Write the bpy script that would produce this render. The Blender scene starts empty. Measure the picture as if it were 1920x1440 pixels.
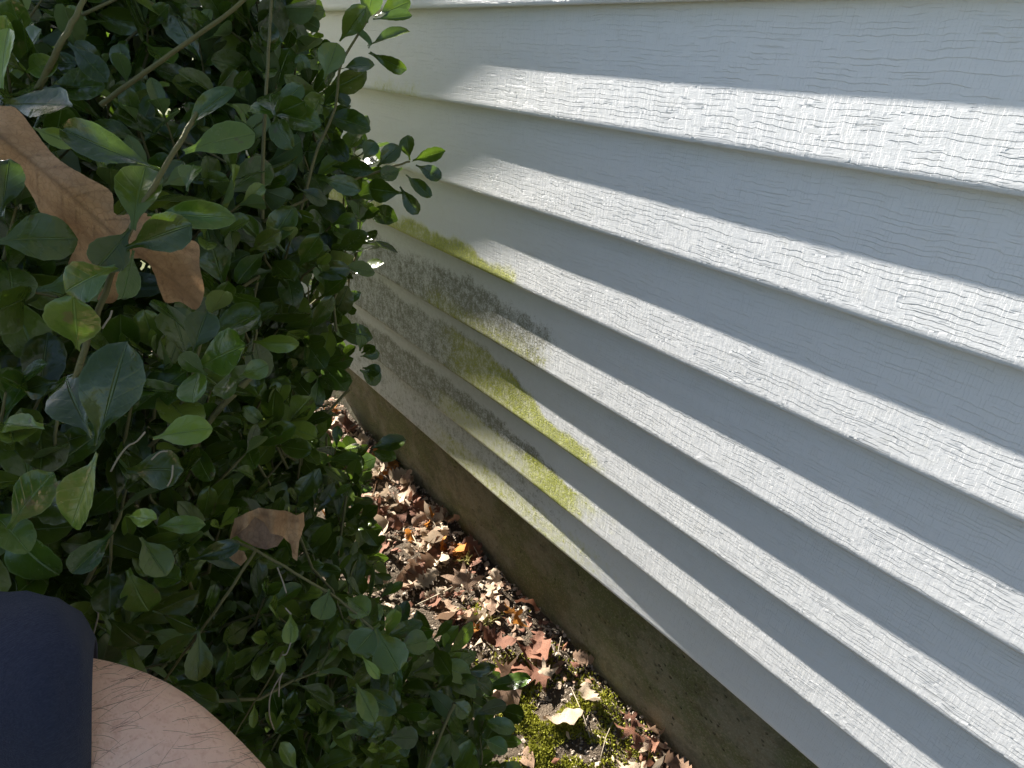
import bpy, bmesh, math, random
import numpy as np
from mathutils import Vector, Matrix, noise as mnoise
from mathutils.geometry import delaunay_2d_cdt

# ------------------------------------------------------------------ units and camera
S = 0.127                       # one siding course, metres
F_PX = 1200.0                   # focal length for a 1920 px wide picture
YAW, PITCH, ROLL = math.radians(36.204), math.radians(30.818), math.radians(-2.029)
D = 4.473                       # eye to siding lips, in courses
EYE = 9.10 * S                  # eye height above z = 0
random.seed(7); rng = np.random.default_rng(7)

scene = bpy.context.scene
col = scene.collection
cy, sy, cp, sp = math.cos(YAW), math.sin(YAW), math.cos(PITCH), math.sin(PITCH)
FWD = Vector((sy*cp, cy*cp, -sp)); R0 = Vector((cy, -sy, 0)); U0 = R0.cross(FWD)
RGT = math.cos(ROLL)*R0 + math.sin(ROLL)*U0
UPV = RGT.cross(FWD)
ORG = Vector((0, 0, EYE))

cam_d = bpy.data.cameras.new('camera'); cam = bpy.data.objects.new('camera', cam_d); col.objects.link(cam)
m3 = Matrix((RGT, UPV, -FWD)).transposed()
cam.matrix_world = Matrix.Translation(ORG) @ m3.to_4x4()
cam_d.sensor_width = 36; cam_d.lens = 36*F_PX/1920
cam_d.clip_start = 0.02; cam_d.clip_end = 3000
scene.camera = cam

# ------------------------------------------------------------------ sky, sun, exposure
SUN = Vector((-1.25, 27.0, 16.0)).normalized()      # towards the sun: along the wall, 30 degrees up
w = bpy.data.worlds.new('World'); scene.world = w; w.use_nodes = True
nt = w.node_tree; nt.nodes.clear()
sky = nt.nodes.new('ShaderNodeTexSky'); sky.sky_type = 'NISHITA'; sky.sun_disc = False
sky.sun_elevation = math.asin(SUN.z); sky.sun_rotation = math.atan2(SUN.x, SUN.y)
sky.air_density = 1.0; sky.dust_density = 1.3; sky.ozone_density = 1.0
bg = nt.nodes.new('ShaderNodeBackground'); bg.inputs[1].default_value = 0.043
wo = nt.nodes.new('ShaderNodeOutputWorld')
nt.links.new(sky.outputs[0], bg.inputs[0]); nt.links.new(bg.outputs[0], wo.inputs[0])
sl = bpy.data.lights.new('sun', 'SUN'); sl.energy = 5.0; sl.angle = math.radians(0.42); sl.color = (1.0, 0.95, 0.87)
so = bpy.data.objects.new('sun', sl); col.objects.link(so)
so.rotation_euler = (-SUN).to_track_quat('-Z', 'Y').to_euler()
scene.view_settings.view_transform = 'Standard'; scene.view_settings.look = 'None'
scene.view_settings.gamma = 1.0; scene.view_settings.use_curve_mapping = False
scene.view_settings.exposure = 2.3
scene.render.engine = 'CYCLES'
scene.cycles.max_bounces = 8; scene.cycles.diffuse_bounces = 4; scene.cycles.glossy_bounces = 3
scene.cycles.transmission_bounces = 4; scene.cycles.transparent_max_bounces = 4
scene.cycles.use_denoising = True

# ------------------------------------------------------------------ helpers
def P(x, y, d):
    """point seen at photo position (x, y), d courses in front of the eye"""
    d *= S
    return ORG + RGT*((x-960)/F_PX*d) + UPV*(-(y-720)/F_PX*d) + FWD*d
def G(a, b, c):
    """(towards wall, along wall, up from eye) in courses -> metres"""
    return Vector((a*S, b*S, EYE + c*S))
def ground_c(a, b):
    bb = max(-6, min(16, b))
    return -9.2 + 0.035*bb
def project(p):
    v = p-ORG; z = v.dot(FWD)
    return 960+F_PX*v.dot(RGT)/z, 720-F_PX*v.dot(UPV)/z, z/S
def ground_at(x, y):
    d = RGT*((x-960)/F_PX) + UPV*(-(y-720)/F_PX) + FWD
    t = 9.0*S/-d.z
    for _ in range(4):
        q = ORG+d*t; t = (EYE-(EYE+ground_c(q.x/S, q.y/S)*S))/-d.z
    return ORG+d*t
def link(name, me, mat=None, parent=None):
    o = bpy.data.objects.new(name, me); col.objects.link(o)
    if mat: 
        if not me.materials: me.materials.append(mat)
    if parent: o.parent = parent
    return o
def mesh(name, v, f, smooth=True):
    me = bpy.data.meshes.new(name); me.from_pydata([tuple(a) for a in v], [], [tuple(a) for a in f]); me.update()
    if smooth: me.shade_smooth()
    return me
def tag(o, label=None, cat=None, group=None, kind=None):
    if label: o['label'] = label
    if cat: o['category'] = cat
    if group: o['group'] = group
    if kind: o['kind'] = kind
    return o
def empty(name, loc=(0, 0, 0)):
    o = bpy.data.objects.new(name, None); col.objects.link(o); o.location = loc; o.empty_display_size = .05
    return o
def tube(pts, rad, n=8, cap=True):
    """swept tube through pts; rad list (or pairs) -> verts, faces"""
    V = []; Fc = []
    pts = [Vector(p) for p in pts]
    prev = None
    for i, p in enumerate(pts):
        t = (pts[min(i+1, len(pts)-1)]-pts[max(i-1, 0)]).normalized()
        if prev is None:
            a = t.orthogonal().normalized()
        else:
            a = (prev - t*prev.dot(t)).normalized()
        prev = a; b = t.cross(a)
        for k in range(n):
            th = 2*math.pi*k/n
            V.append(p + (a*math.cos(th)+b*math.sin(th))*rad[i])
    for i in range(len(pts)-1):
        for k in range(n):
            Fc.append((i*n+k, i*n+(k+1) % n, (i+1)*n+(k+1) % n, (i+1)*n+k))
    if cap:
        Fc.append(tuple(range(n))[::-1]); Fc.append(tuple((len(pts)-1)*n+k for k in range(n)))
    return V, Fc
def join(parts):
    V = []; Fc = []
    for v, f in parts:
        o = len(V); V += list(v); Fc += [tuple(i+o for i in q) for q in f]
    return V, Fc
def spline(pts, n):
    """Catmull-Rom through tuples"""
    a = np.array(pts, float); out = []
    m = len(a)
    for i in range(n):
        t = i/(n-1)*(m-1); k = min(int(t), m-2); u = t-k
        p0, p1, p2, p3 = a[max(k-1, 0)], a[k], a[k+1], a[min(k+2, m-1)]
        out.append(.5*((2*p1)+(-p0+p2)*u+(2*p0-5*p1+4*p2-p3)*u*u+(-p0+3*p1-3*p2+p3)*u**3))
    return out

# ------------------------------------------------------------------ node helper
class NT:
    def __init__(self, name):
        self.m = bpy.data.materials.new(name); self.m.use_nodes = True
        self.t = self.m.node_tree; self.t.nodes.clear()
        self.out = self.t.nodes.new('ShaderNodeOutputMaterial')
    def n(self, typ, **kw):
        nd = self.t.nodes.new('ShaderNode'+typ)
        for k, v in kw.items(): setattr(nd, k, v)
        return nd
    def set(self, sock, v):
        if hasattr(v, 'default_value') or isinstance(v, bpy.types.NodeSocket): self.t.links.new(v, sock)
        else: sock.default_value = v
    def math(self, op, a, b=0.0, c=None, clamp=False):
        nd = self.n('Math', operation=op, use_clamp=clamp)
        self.set(nd.inputs[0], a); self.set(nd.inputs[1], b)
        if c is not None: self.set(nd.inputs[2], c)
        return nd.outputs[0]
    def mix(self, fac, a, b, typ='MIX'):
        nd = self.n('Mix', data_type='RGBA', blend_type=typ)
        self.set(nd.inputs[0], fac)
        self.set(nd.inputs[6], a if isinstance(a, bpy.types.NodeSocket) else (*a, 1)[:4])
        self.set(nd.inputs[7], b if isinstance(b, bpy.types.NodeSocket) else (*b, 1)[:4])
        return nd.outputs[2]
    def combine(self, x, y, z=0.0):
        nd = self.n('CombineXYZ')
        for i, v in enumerate((x, y, z)): self.set(nd.inputs[i], v)
        return nd.outputs[0]
    def noise(self, vec, scale=1.0, detail=2.0, rough=.5, out=0, dims='3D'):
        nd = self.n('TexNoise', noise_dimensions=dims)
        if vec is not None: self.set(nd.inputs['Vector'], vec)
        nd.inputs['Scale'].default_value = scale; nd.inputs['Detail'].default_value = detail
        nd.inputs['Roughness'].default_value = rough
        return nd.outputs[out]
    def white(self, vec):
        nd = self.n('TexWhiteNoise', noise_dimensions='3D'); self.set(nd.inputs['Vector'], vec); return nd.outputs[0]
    def ramp(self, v, lo, hi):
        nd = self.n('MapRange', interpolation_type='SMOOTHSTEP', clamp=True)
        self.set(nd.inputs[0], v); self.set(nd.inputs[1], lo); self.set(nd.inputs[2], hi)
        return nd.outputs[0]
    def attr(self, name):
        nd = self.n('Attribute', attribute_name=name); return nd
    def bump(self, h, dist, strength=1.0, normal=None):
        nd = self.n('Bump'); nd.inputs['Distance'].default_value = dist; nd.inputs['Strength'].default_value = strength
        self.set(nd.inputs['Height'], h)
        if normal is not None: self.set(nd.inputs['Normal'], normal)
        return nd.outputs[0]
    def bsdf(self, color, rough=.5, spec=.5, normal=None, **kw):
        nd = self.n('BsdfPrincipled')
        self.set(nd.inputs['Base Color'], color if isinstance(color, bpy.types.NodeSocket) else (*color, 1)[:4])
        self.set(nd.inputs['Roughness'], rough); self.set(nd.inputs['Specular IOR Level'], spec)
        if normal is not None: self.set(nd.inputs['Normal'], normal)
        for k, v in kw.items(): self.set(nd.inputs[k], v)
        return nd.outputs[0]
    def done(self, sh):
        self.t.links.new(sh, self.out.inputs[0]); return self.m

# ------------------------------------------------------------------ materials
def mat_siding():
    b = NT('painted_woodgrain_siding')
    geo = b.n('NewGeometry'); sep = b.n('SeparateXYZ'); b.t.links.new(geo.outputs['Position'], sep.inputs[0])
    oi = b.n('ObjectInfo')
    u = b.math('ADD', sep.outputs[1], b.math('MULTIPLY', oi.outputs['Random'], 37.0))
    v = sep.outputs[2]
    off = b.math('MULTIPLY', oi.outputs['Random'], 91.0)
    # embossed wood grain: rows of long cracks, and blocks of short upright ticks between them
    w1 = b.noise(b.combine(b.math('MULTIPLY', u, 11.0), b.math('MULTIPLY', v, 9.0), off), 1, 2)
    w2 = b.noise(b.combine(b.math('MULTIPLY', u, 90.0), b.math('MULTIPLY', v, 24.0), off), 1, 1)
    wv = b.noise(b.combine(off, b.math('MULTIPLY', v, 70.0), 4.0), 1, 1)
    def rows(pitch, amp, seed):
        vv = b.math('ADD', b.math('MULTIPLY', v, 1/pitch), b.math('ADD', b.math('MULTIPLY', w1, amp), b.math('ADD', b.math('MULTIPLY', w2, .8), b.math('ADD', b.math('MULTIPLY', wv, 1.5/(pitch*220)), seed))))
        return b.math('FLOOR', vv), b.math('FRACT', vv)
    row, fr = rows(.0050, 2.0, .0)
    row2, fr2 = rows(.0024, 3.6, .37)
    brk = b.noise(b.combine(b.math('MULTIPLY', u, 30.0), b.math('MULTIPLY', row, 7.31), off), 1, 1)
    crack = b.math('MULTIPLY', b.ramp(fr, .16, .03), b.ramp(brk, .45, .54))
    brk2 = b.noise(b.combine(b.math('MULTIPLY', u, 40.0), b.math('MULTIPLY', row2, 5.17), off), 1, 1)
    crack2 = b.math('MULTIPLY', b.ramp(fr2, .30, .08), b.ramp(brk2, .50, .58))
    grp = b.math('FLOOR', b.math('MULTIPLY', row, .42))
    uw = b.math('ADD', u, b.math('MULTIPLY', b.noise(b.combine(b.math('MULTIPLY', u, 30.0), b.math('MULTIPLY', grp, 3.7), off), 1, 1), .018))
    shift = b.math('MULTIPLY', b.white(b.combine(grp, 3.0, off)), 9.0)
    fine = b.math('FLOOR', b.math('ADD', b.math('MULTIPLY', uw, 1/.0031), shift))
    coarse = b.math('FLOOR', b.math('ADD', b.math('MULTIPLY', uw, 1/.021), shift))
    hf = b.white(b.combine(fine, grp, off))
    hc = b.white(b.combine(coarse, row, off)); hc2 = b.white(b.combine(coarse, row2, b.math('ADD', off, 5.0)))
    patch = b.ramp(b.noise(b.combine(b.math('MULTIPLY', u, 22.0), b.math('MULTIPLY', v, 55.0), off), 1, 2), .36, .44)
    fine2 = b.noise(b.combine(b.math('MULTIPLY', u, 420.0), b.math('MULTIPLY', v, 900.0), off), 1, 3)
    h = b.math('ADD', b.math('MULTIPLY', b.math('MULTIPLY', b.math('SUBTRACT', hf, .5), patch), 1.05), b.math('ADD', b.math('MULTIPLY', hc, .45), b.math('MULTIPLY', hc2, .28)))
    h = b.math('SUBTRACT', h, b.math('ADD', b.math('MULTIPLY', crack, .72), b.math('MULTIPLY', b.math('MULTIPLY', crack2, .55), b.math('SUBTRACT', 1.0, patch))))
    h = b.math('ADD', h, b.math('MULTIPLY', fine2, .22))
    nrm = b.bump(h, .00038, 1.0)
    # growth: green algae and dark mildew, both with ragged edges
    al = b.attr('algae').outputs['Fac']; mi = b.attr('mildew').outputs['Fac']; di = b.attr('grime').outputs['Fac']
    pos = geo.outputs['Position']
    n1 = b.noise(pos, 95, 4, .65); n2 = b.noise(pos, 330, 3, .7); n3 = b.noise(pos, 28, 3)
    nn = b.math('ADD', b.math('MULTIPLY', n1, .38), b.math('ADD', b.math('MULTIPLY', n2, .50), b.math('ADD', b.math('MULTIPLY', n3, .25), b.math('MULTIPLY', h, -.05))))
    def cover(a, k0, sharp):
        x = b.math('ADD', a, b.math('MULTIPLY', b.math('SUBTRACT', nn, .55), 2.6))
        return b.ramp(x, k0, k0+sharp)
    ag = b.math('MULTIPLY', cover(al, .34, .62), b.ramp(al, .02, .12))
    mg = b.math('MULTIPLY', cover(mi, .20, .66), b.ramp(mi, .02, .12))
    tone = b.noise(pos, 5, 2)
    base = b.mix(tone, (.73, .74, .745), (.785, .785, .785))
    blotch = b.math('MULTIPLY', b.ramp(b.noise(pos, 55, 3), .55, .75), .10)
    base = b.mix(blotch, base, (.62, .585, .48))
    grime = b.math('MULTIPLY', di, b.math('ADD', .45, b.math('MULTIPLY', n1, .6)))
    base = b.mix(grime, base, (.26, .265, .22))
    wash = b.math('MULTIPLY', b.ramp(b.math('ADD', al, b.math('MULTIPLY', b.math('SUBTRACT', n1, .5), .8)), .05, .8), .58)
    base = b.mix(wash, base, (.56, .55, .13))
    base = b.mix(b.math('MULTIPLY', mg, .80), base, (.13, .125, .065))
    gcol = b.mix(b.ramp(n2, .3, .7), (.15, .19, .010), (.52, .54, .045))
    base = b.mix(b.math('MULTIPLY', ag, .78), base, gcol)
    nrm = b.bump(b.math('ADD', ag, b.math('MULTIPLY', mg, .3)), .0004, .7, nrm)
    return b.done(b.bsdf(base, b.math('ADD', .42, b.math('MULTIPLY', b.math('MAXIMUM', ag, mg), .4)), .35, nrm))

def mat_concrete():
    b = NT('weathered_concrete')
    g = b.n('NewGeometry'); pos = g.outputs['Position']
    n1 = b.noise(pos, 9, 4, .6); n2 = b.noise(pos, 60, 4, .6); n3 = b.noise(pos, 300, 2)
    sep = b.n('SeparateXYZ'); b.t.links.new(pos, sep.inputs[0])
    base = b.mix(n1, (.14, .132, .088), (.235, .22, .155))
    base = b.mix(b.math('MULTIPLY', b.ramp(n2, .42, .62), .6), base, (.19, .165, .105))
    # algae film, thicker in patches
    base = b.mix(b.math('MULTIPLY', b.ramp(b.noise(pos, 7, 5, .65), .40, .58), .8), base, (.09, .105, .032))
    base = b.mix(b.math('MULTIPLY', b.ramp(b.noise(b.combine(sep.outputs[1], b.math('MULTIPLY', sep.outputs[2], 3.0), 1.0), 14, 3), .5, .7), .4), base, (.15, .115, .06))
    vo = b.n('TexVoronoi'); vo.inputs['Scale'].default_value = 75; b.set(vo.inputs['Vector'], pos)
    pit = b.math('MULTIPLY', b.ramp(vo.outputs[0], .26, .08), b.ramp(b.noise(pos, 30, 2), .48, .6))
    base = b.mix(b.math('MULTIPLY', pit, .8), base, (.06, .055, .035))
    base = b.mix(b.math('MULTIPLY', b.ramp(n3, .5, .66), .35), base, (.32, .29, .21))
    base = b.mix(b.math('MULTIPLY', b.ramp(b.noise(pos, 26, 6, .75), .48, .62), .55), base, (.09, .085, .05))
    h = b.math('SUBTRACT', b.math('ADD', b.math('MULTIPLY', n2, .5), b.math('MULTIPLY', n3, .4)), pit)
    return b.done(b.bsdf(base, .9, .2, b.bump(h, .007, 1.0)))

def mat_soil():
    b = NT('soil_and_far_lawn')
    g = b.n('NewGeometry'); pos = g.outputs['Position']
    n1 = b.noise(pos, 40, 5, .65); n2 = b.noise(pos, 8, 3); n3 = b.noise(pos, 240, 3, .7)
    soil = b.mix(n1, (.03, .022, .015), (.13, .10, .07))
    soil = b.mix(b.math('MULTIPLY', b.ramp(n3, .55, .7), .5), soil, (.30, .25, .18))
    lawn = b.mix(n2, (.06, .085, .025), (.13, .12, .05))
    d = b.n('VectorMath', operation='LENGTH'); b.set(d.inputs[0], pos)
    base = b.mix(b.ramp(d.outputs['Value'], 2.6, 3.4), soil, lawn)
    h = b.math('ADD', n1, b.math('MULTIPLY', n3, .5))
    return b.done(b.bsdf(base, .95, .15, b.bump(h, .012, .9)))

def mat_leaf(name, thick=1.0):
    """glossy evergreen leaf; attribute tint: x hue shift, y brightness, z young/yellow amount"""
    b = NT(name)
    uv = b.attr('leaf_uv').outputs['Vector']; sp_ = b.n('SeparateXYZ'); b.set(sp_.inputs[0], uv)
    tn = b.attr('tint').outputs['Vector']; st = b.n('SeparateXYZ'); b.set(st.inputs[0], tn)
    g = b.n('NewGeometry')
    av = b.math('ABSOLUTE', sp_.outputs[1])
    rib = b.ramp(av, .075, .02)
    # side veins slanting to the tip
    ph = b.math('FRACT', b.math('MULTIPLY', b.math('SUBTRACT', sp_.outputs[0], b.math('MULTIPLY', av, .28)), 6.0))
    vein = b.math('MULTIPLY', b.ramp(b.math('ABSOLUTE', b.math('SUBTRACT', ph, .5)), .10, .02), .5)
    nz = b.noise(g.outputs['Position'], 130, 3, .6)
    top = b.mix(st.outputs[0], (.040, .058, .009), (.036, .074, .010))
    top = b.mix(b.math('MULTIPLY', nz, .45), top, (.066, .105, .020))
    top = b.mix(b.math('MULTIPLY', st.outputs[2], .9), top, (.20, .26, .055))
    top = b.mix(b.math('MULTIPLY', rib, .5), top, (.14, .20, .075))
    top = b.mix(b.math('MULTIPLY', vein, .22), top, (.08, .14, .045))
    edge = b.ramp(av, .90, .99)
    top = b.mix(b.math('MULTIPLY', edge, .35), top, (.15, .20, .09))
    spot = b.math('MULTIPLY', b.ramp(b.noise(g.outputs['Position'], 85, 3), .66, .72), .7)
    top = b.mix(spot, top, (.085, .065, .03))
    dust = b.math('MULTIPLY', b.ramp(b.noise(g.outputs['Position'], 38, 4, .7), .45, .75), .22)
    top = b.mix(dust, top, (.105, .115, .06))
    under = b.mix(b.math('MULTIPLY', rib, .6), (.085, .125, .052), (.17, .20, .10))
    under = b.mix(b.math('MULTIPLY', st.outputs[2], .7), under, (.27, .33, .11))
    c = b.mix(g.outputs['Backfacing'], top, under)
    val = b.n('HueSaturation'); val.inputs['Saturation'].default_value = 1.08
    b.set(val.inputs['Value'], b.math('ADD', .62, b.math('MULTIPLY', st.outputs[1], .85))); b.set(val.inputs['Color'], c)
    c = val.outputs[0]
    h = b.math('ADD', b.math('MULTIPLY', rib, -1.0), b.math('ADD', b.math('MULTIPLY', vein, -.12), b.math('MULTIPLY', nz, .6)))
    h = b.math('ADD', h, b.math('MULTIPLY', b.noise(g.outputs['Position'], 55, 2), 2.2))
    nrm = b.bump(h, .0011, .7)
    rough = b.math('ADD', b.math('ADD', b.math('ADD', .12, b.math('MULTIPLY', dust, .6)), b.math('MULTIPLY', nz, .14)), b.math('MULTIPLY', g.outputs['Backfacing'], .25))
    p = b.bsdf(c, rough, .6, nrm)
    tr = b.n('BsdfTranslucent'); b.set(tr.inputs[0], b.mix(.6, c, (.16, .28, .02))); b.set(tr.inputs['Normal'], nrm)
    mx = b.n('MixShader'); mx.inputs[0].default_value = .17
    b.t.links.new(p, mx.inputs[1]); b.t.links.new(tr.outputs[0], mx.inputs[2])
    return b.done(mx.outputs[0])

def mat_bark(name, c1, c2):
    b = NT(name); g = b.n('NewGeometry'); pos = g.outputs['Position']
    n1 = b.noise(pos, 60, 3); n2 = b.noise(pos, 400, 2)
    return b.done(b.bsdf(b.mix(n1, c1, c2), .8, .25, b.bump(n2, .0015, .7)))

def mat_dry(name, c1, c2, c3, veins=1.0, transl=.18):
    b = NT(name)
    g = b.n('NewGeometry'); oi = b.n('ObjectInfo')
    tc = b.n('TexCoord').outputs['Object']
    n1 = b.noise(tc, 70, 4, .6); n2 = b.noise(tc, 380, 2)
    vv = b.attr('vein').outputs['Fac']
    base = b.mix(b.ramp(n1, .3, .7), c1, c2)
    base = b.mix(b.math('MULTIPLY', oi.outputs['Random'], .5), base, c3)
    base = b.mix(b.math('MULTIPLY', b.ramp(b.noise(tc, 130, 2), .64, .74), .28), base, tuple(x*.35 for x in c1))
    base = b.mix(b.math('MULTIPLY', vv, .55*veins), base, tuple(x*.28 for x in c1))
    vo = b.n('TexVoronoi', feature='DISTANCE_TO_EDGE'); vo.inputs['Scale'].default_value = 260; b.set(vo.inputs['Vector'], tc)
    net = b.ramp(vo.outputs[0], .10, .02)
    base = b.mix(b.math('MULTIPLY', net, .22), base, tuple(x*.4 for x in c1))
    base = b.mix(b.math('MULTIPLY', b.ramp(b.noise(tc, 22, 4, .65), .46, .66), .55), base, tuple(x*.55 for x in c1))
    nrm = b.bump(b.math('ADD', b.math('MULTIPLY', n1, 1.0), b.math('ADD', b.math('MULTIPLY', net, -.3), b.math('MULTIPLY', vv, -.5))), .0010, .7)
    p = b.bsdf(base, .72, .25, nrm)
    tr = b.n('BsdfTranslucent'); b.set(tr.inputs[0], base)
    mx = b.n('MixShader'); mx.inputs[0].default_value = transl
    b.t.links.new(p, mx.inputs[1]); b.t.links.new(tr.outputs[0], mx.inputs[2])
    return b.done(mx.outputs[0])

def mat_simple(name, c1, c2, scale=80, rough=.85, bump=.001, transl=0):
    b = NT(name); g = b.n('NewGeometry'); n1 = b.noise(g.outputs['Position'], scale, 3)
    c = b.mix(n1, c1, c2)
    p = b.bsdf(c, rough, .25, b.bump(n1, bump, .6))
    if transl:
        tr = b.n('BsdfTranslucent'); b.set(tr.inputs[0], c); mx = b.n('MixShader'); mx.inputs[0].default_value = transl
        b.t.links.new(p, mx.inputs[1]); b.t.links.new(tr.outputs[0], mx.inputs[2]); p = mx.outputs[0]
    return b.done(p)

def mat_skin():
    b = NT('skin'); g = b.n('NewGeometry'); pos = g.outputs['Position']
    n1 = b.noise(pos, 22, 4, .55); n2 = b.noise(pos, 180, 3, .6); n3 = b.noise(pos, 700, 2)
    c = b.mix(n1, (.73, .44, .315), (.85, .57, .44))
    c = b.mix(b.math('MULTIPLY', b.ramp(n2, .46, .7), .5), c, (.64, .34, .25))
    c = b.mix(b.math('MULTIPLY', b.ramp(b.noise(pos, 420, 2), .58, .7), .35), c, (.50, .25, .17))
    c = b.mix(b.math('MULTIPLY', b.ramp(b.noise(pos, 9, 2), .5, .7), .25), c, (.62, .46, .40))
    vo = b.n('TexVoronoi'); vo.inputs['Scale'].default_value = 700; b.set(vo.inputs['Vector'], pos)
    h = b.math('ADD', b.math('MULTIPLY', n3, .6), b.math('MULTIPLY', vo.outputs[0], .6))
    return b.done(b.bsdf(c, .52, .35, b.bump(h, .0006, .6), **{'Subsurface Weight': .12, 'Subsurface Radius': (.01, .004, .002), 'Subsurface Scale': .5}))

def mat_cloth():
    b = NT('navy_cloth'); tc = b.n('TexCoord').outputs['Object']
    sep = b.n('SeparateXYZ'); b.set(sep.inputs[0], tc)
    n1 = b.noise(tc, 500, 2); n2 = b.noise(tc, 18, 3)
    st = b.noise(b.combine(b.math('MULTIPLY', sep.outputs[0], 260.0), b.math('MULTIPLY', sep.outputs[1], 1800.0), b.math('MULTIPLY', sep.outputs[2], 1800.0)), 1, 2)
    c = b.mix(n1, (.017, .020, .038), (.035, .040, .066))
    c = b.mix(b.math('MULTIPLY', b.ramp(st, .45, .7), .5), c, (.045, .05, .072))
    fold = b.noise(b.combine(b.math('MULTIPLY', sep.outputs[0], 9.0), b.math('MULTIPLY', sep.outputs[1], 9.0), b.math('MULTIPLY', sep.outputs[2], 26.0)), 1, 2)
    h = b.math('ADD', b.math('MULTIPLY', st, .9), b.math('ADD', b.math('MULTIPLY', n2, 3.0), b.math('MULTIPLY', fold, 9.0)))
    return b.done(b.bsdf(c, .92, .15, b.bump(h, .0012, .7), **{'Sheen Weight': .08}))

M = dict(siding=mat_siding(), concrete=mat_concrete(), soil=mat_soil(), leaf=mat_leaf('evergreen_leaf'),
         bark=mat_bark('green_brown_bark', (.115, .10, .045), (.17, .16, .065)),
         bark_dark=mat_bark('dark_bark', (.055, .042, .028), (.11, .085, .055)),
         twig=mat_bark('pale_twig', (.26, .21, .14), (.38, .33, .25)),
         tan=mat_dry('dry_leaf_tan', (.50, .40, .28), (.62, .50, .37), (.44, .31, .21)),
         brown=mat_dry('dry_leaf_brown', (.28, .175, .11), (.40, .27, .18), (.19, .11, .07)),
         red=mat_dry('dry_leaf_russet', (.20, .085, .05), (.30, .145, .09), (.13, .06, .04)),
         orange=mat_dry('dry_leaf_orange', (.52, .19, .03), (.60, .28, .06), (.42, .14, .03), .6, .35),
         bigleaf=mat_dry('dry_leaf_hanging', (.38, .215, .105), (.53, .335, .18), (.45, .275, .14), 1.0, .22),
         moss=mat_simple('moss', (.12, .135, .012), (.36, .35, .05), 60, .9, .001, .25),
         grass=mat_simple('dry_grass', (.30, .30, .08), (.45, .40, .16), 60, .8, .001, .25),
         crumb=mat_simple('soil_crumb', (.16, .12, .09), (.42, .36, .29), 90, .95, .003),
         skin=mat_skin(), cloth=mat_cloth(),
         hair=mat_simple('body_hair', (.035, .022, .014), (.06, .04, .025), 50, .6),
         core=mat_simple('house_wrap', (.5, .5, .5), (.55, .55, .55)),
         post_paint=mat_simple('shade_post_paint', (.66, .665, .665), (.72, .72, .715), 12, .5, .0005))

# ------------------------------------------------------------------ ground (one sheet to the horizon)
def build_ground():
    xs = np.concatenate([-np.geomspace(900, 3.2, 26), np.linspace(-3, -.8, 24)[:-1], np.linspace(-.8, .75, 100), np.linspace(.8, 3, 12), np.geomspace(3.4, 900, 24)])
    ys = np.concatenate([-np.geomspace(900, 1.1, 26), np.linspace(-1, .1, 14)[:-1], np.linspace(.1, 2.3, 150), np.linspace(2.4, 5, 22), np.geomspace(5.4, 900, 26)])
    V = []; Fc = []
    for y in ys:
        for x in xs:
            r = math.hypot(x, y)
            z = EYE + ground_c(x/S, y/S)*S
            k = 1.0 if r < 3 else max(.0, 1-(r-3)/4)
            z += k*(.016*(mnoise.noise((x*7, y*7, 0)))+.010*mnoise.noise((x*26, y*26, 3))+.006*mnoise.noise((x*60, y*60, 7)))
            # the bed is hollowed a little along the footing
            g = (D+.24)*S-x
            if 0 < g < .05 and r < 3: z -= .022*(1-g/.05)
            V.append((x, y, z))
    nx = len(xs)
    for j in range(len(ys)-1):
        for i in range(nx-1):
            Fc.append((j*nx+i, j*nx+i+1, (j+1)*nx+i+1, (j+1)*nx+i))
    tag(link('ground', mesh('ground', V, Fc), M['soil']), kind='structure', label='bare soil bed running along the footing of the house')
build_ground()

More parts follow.
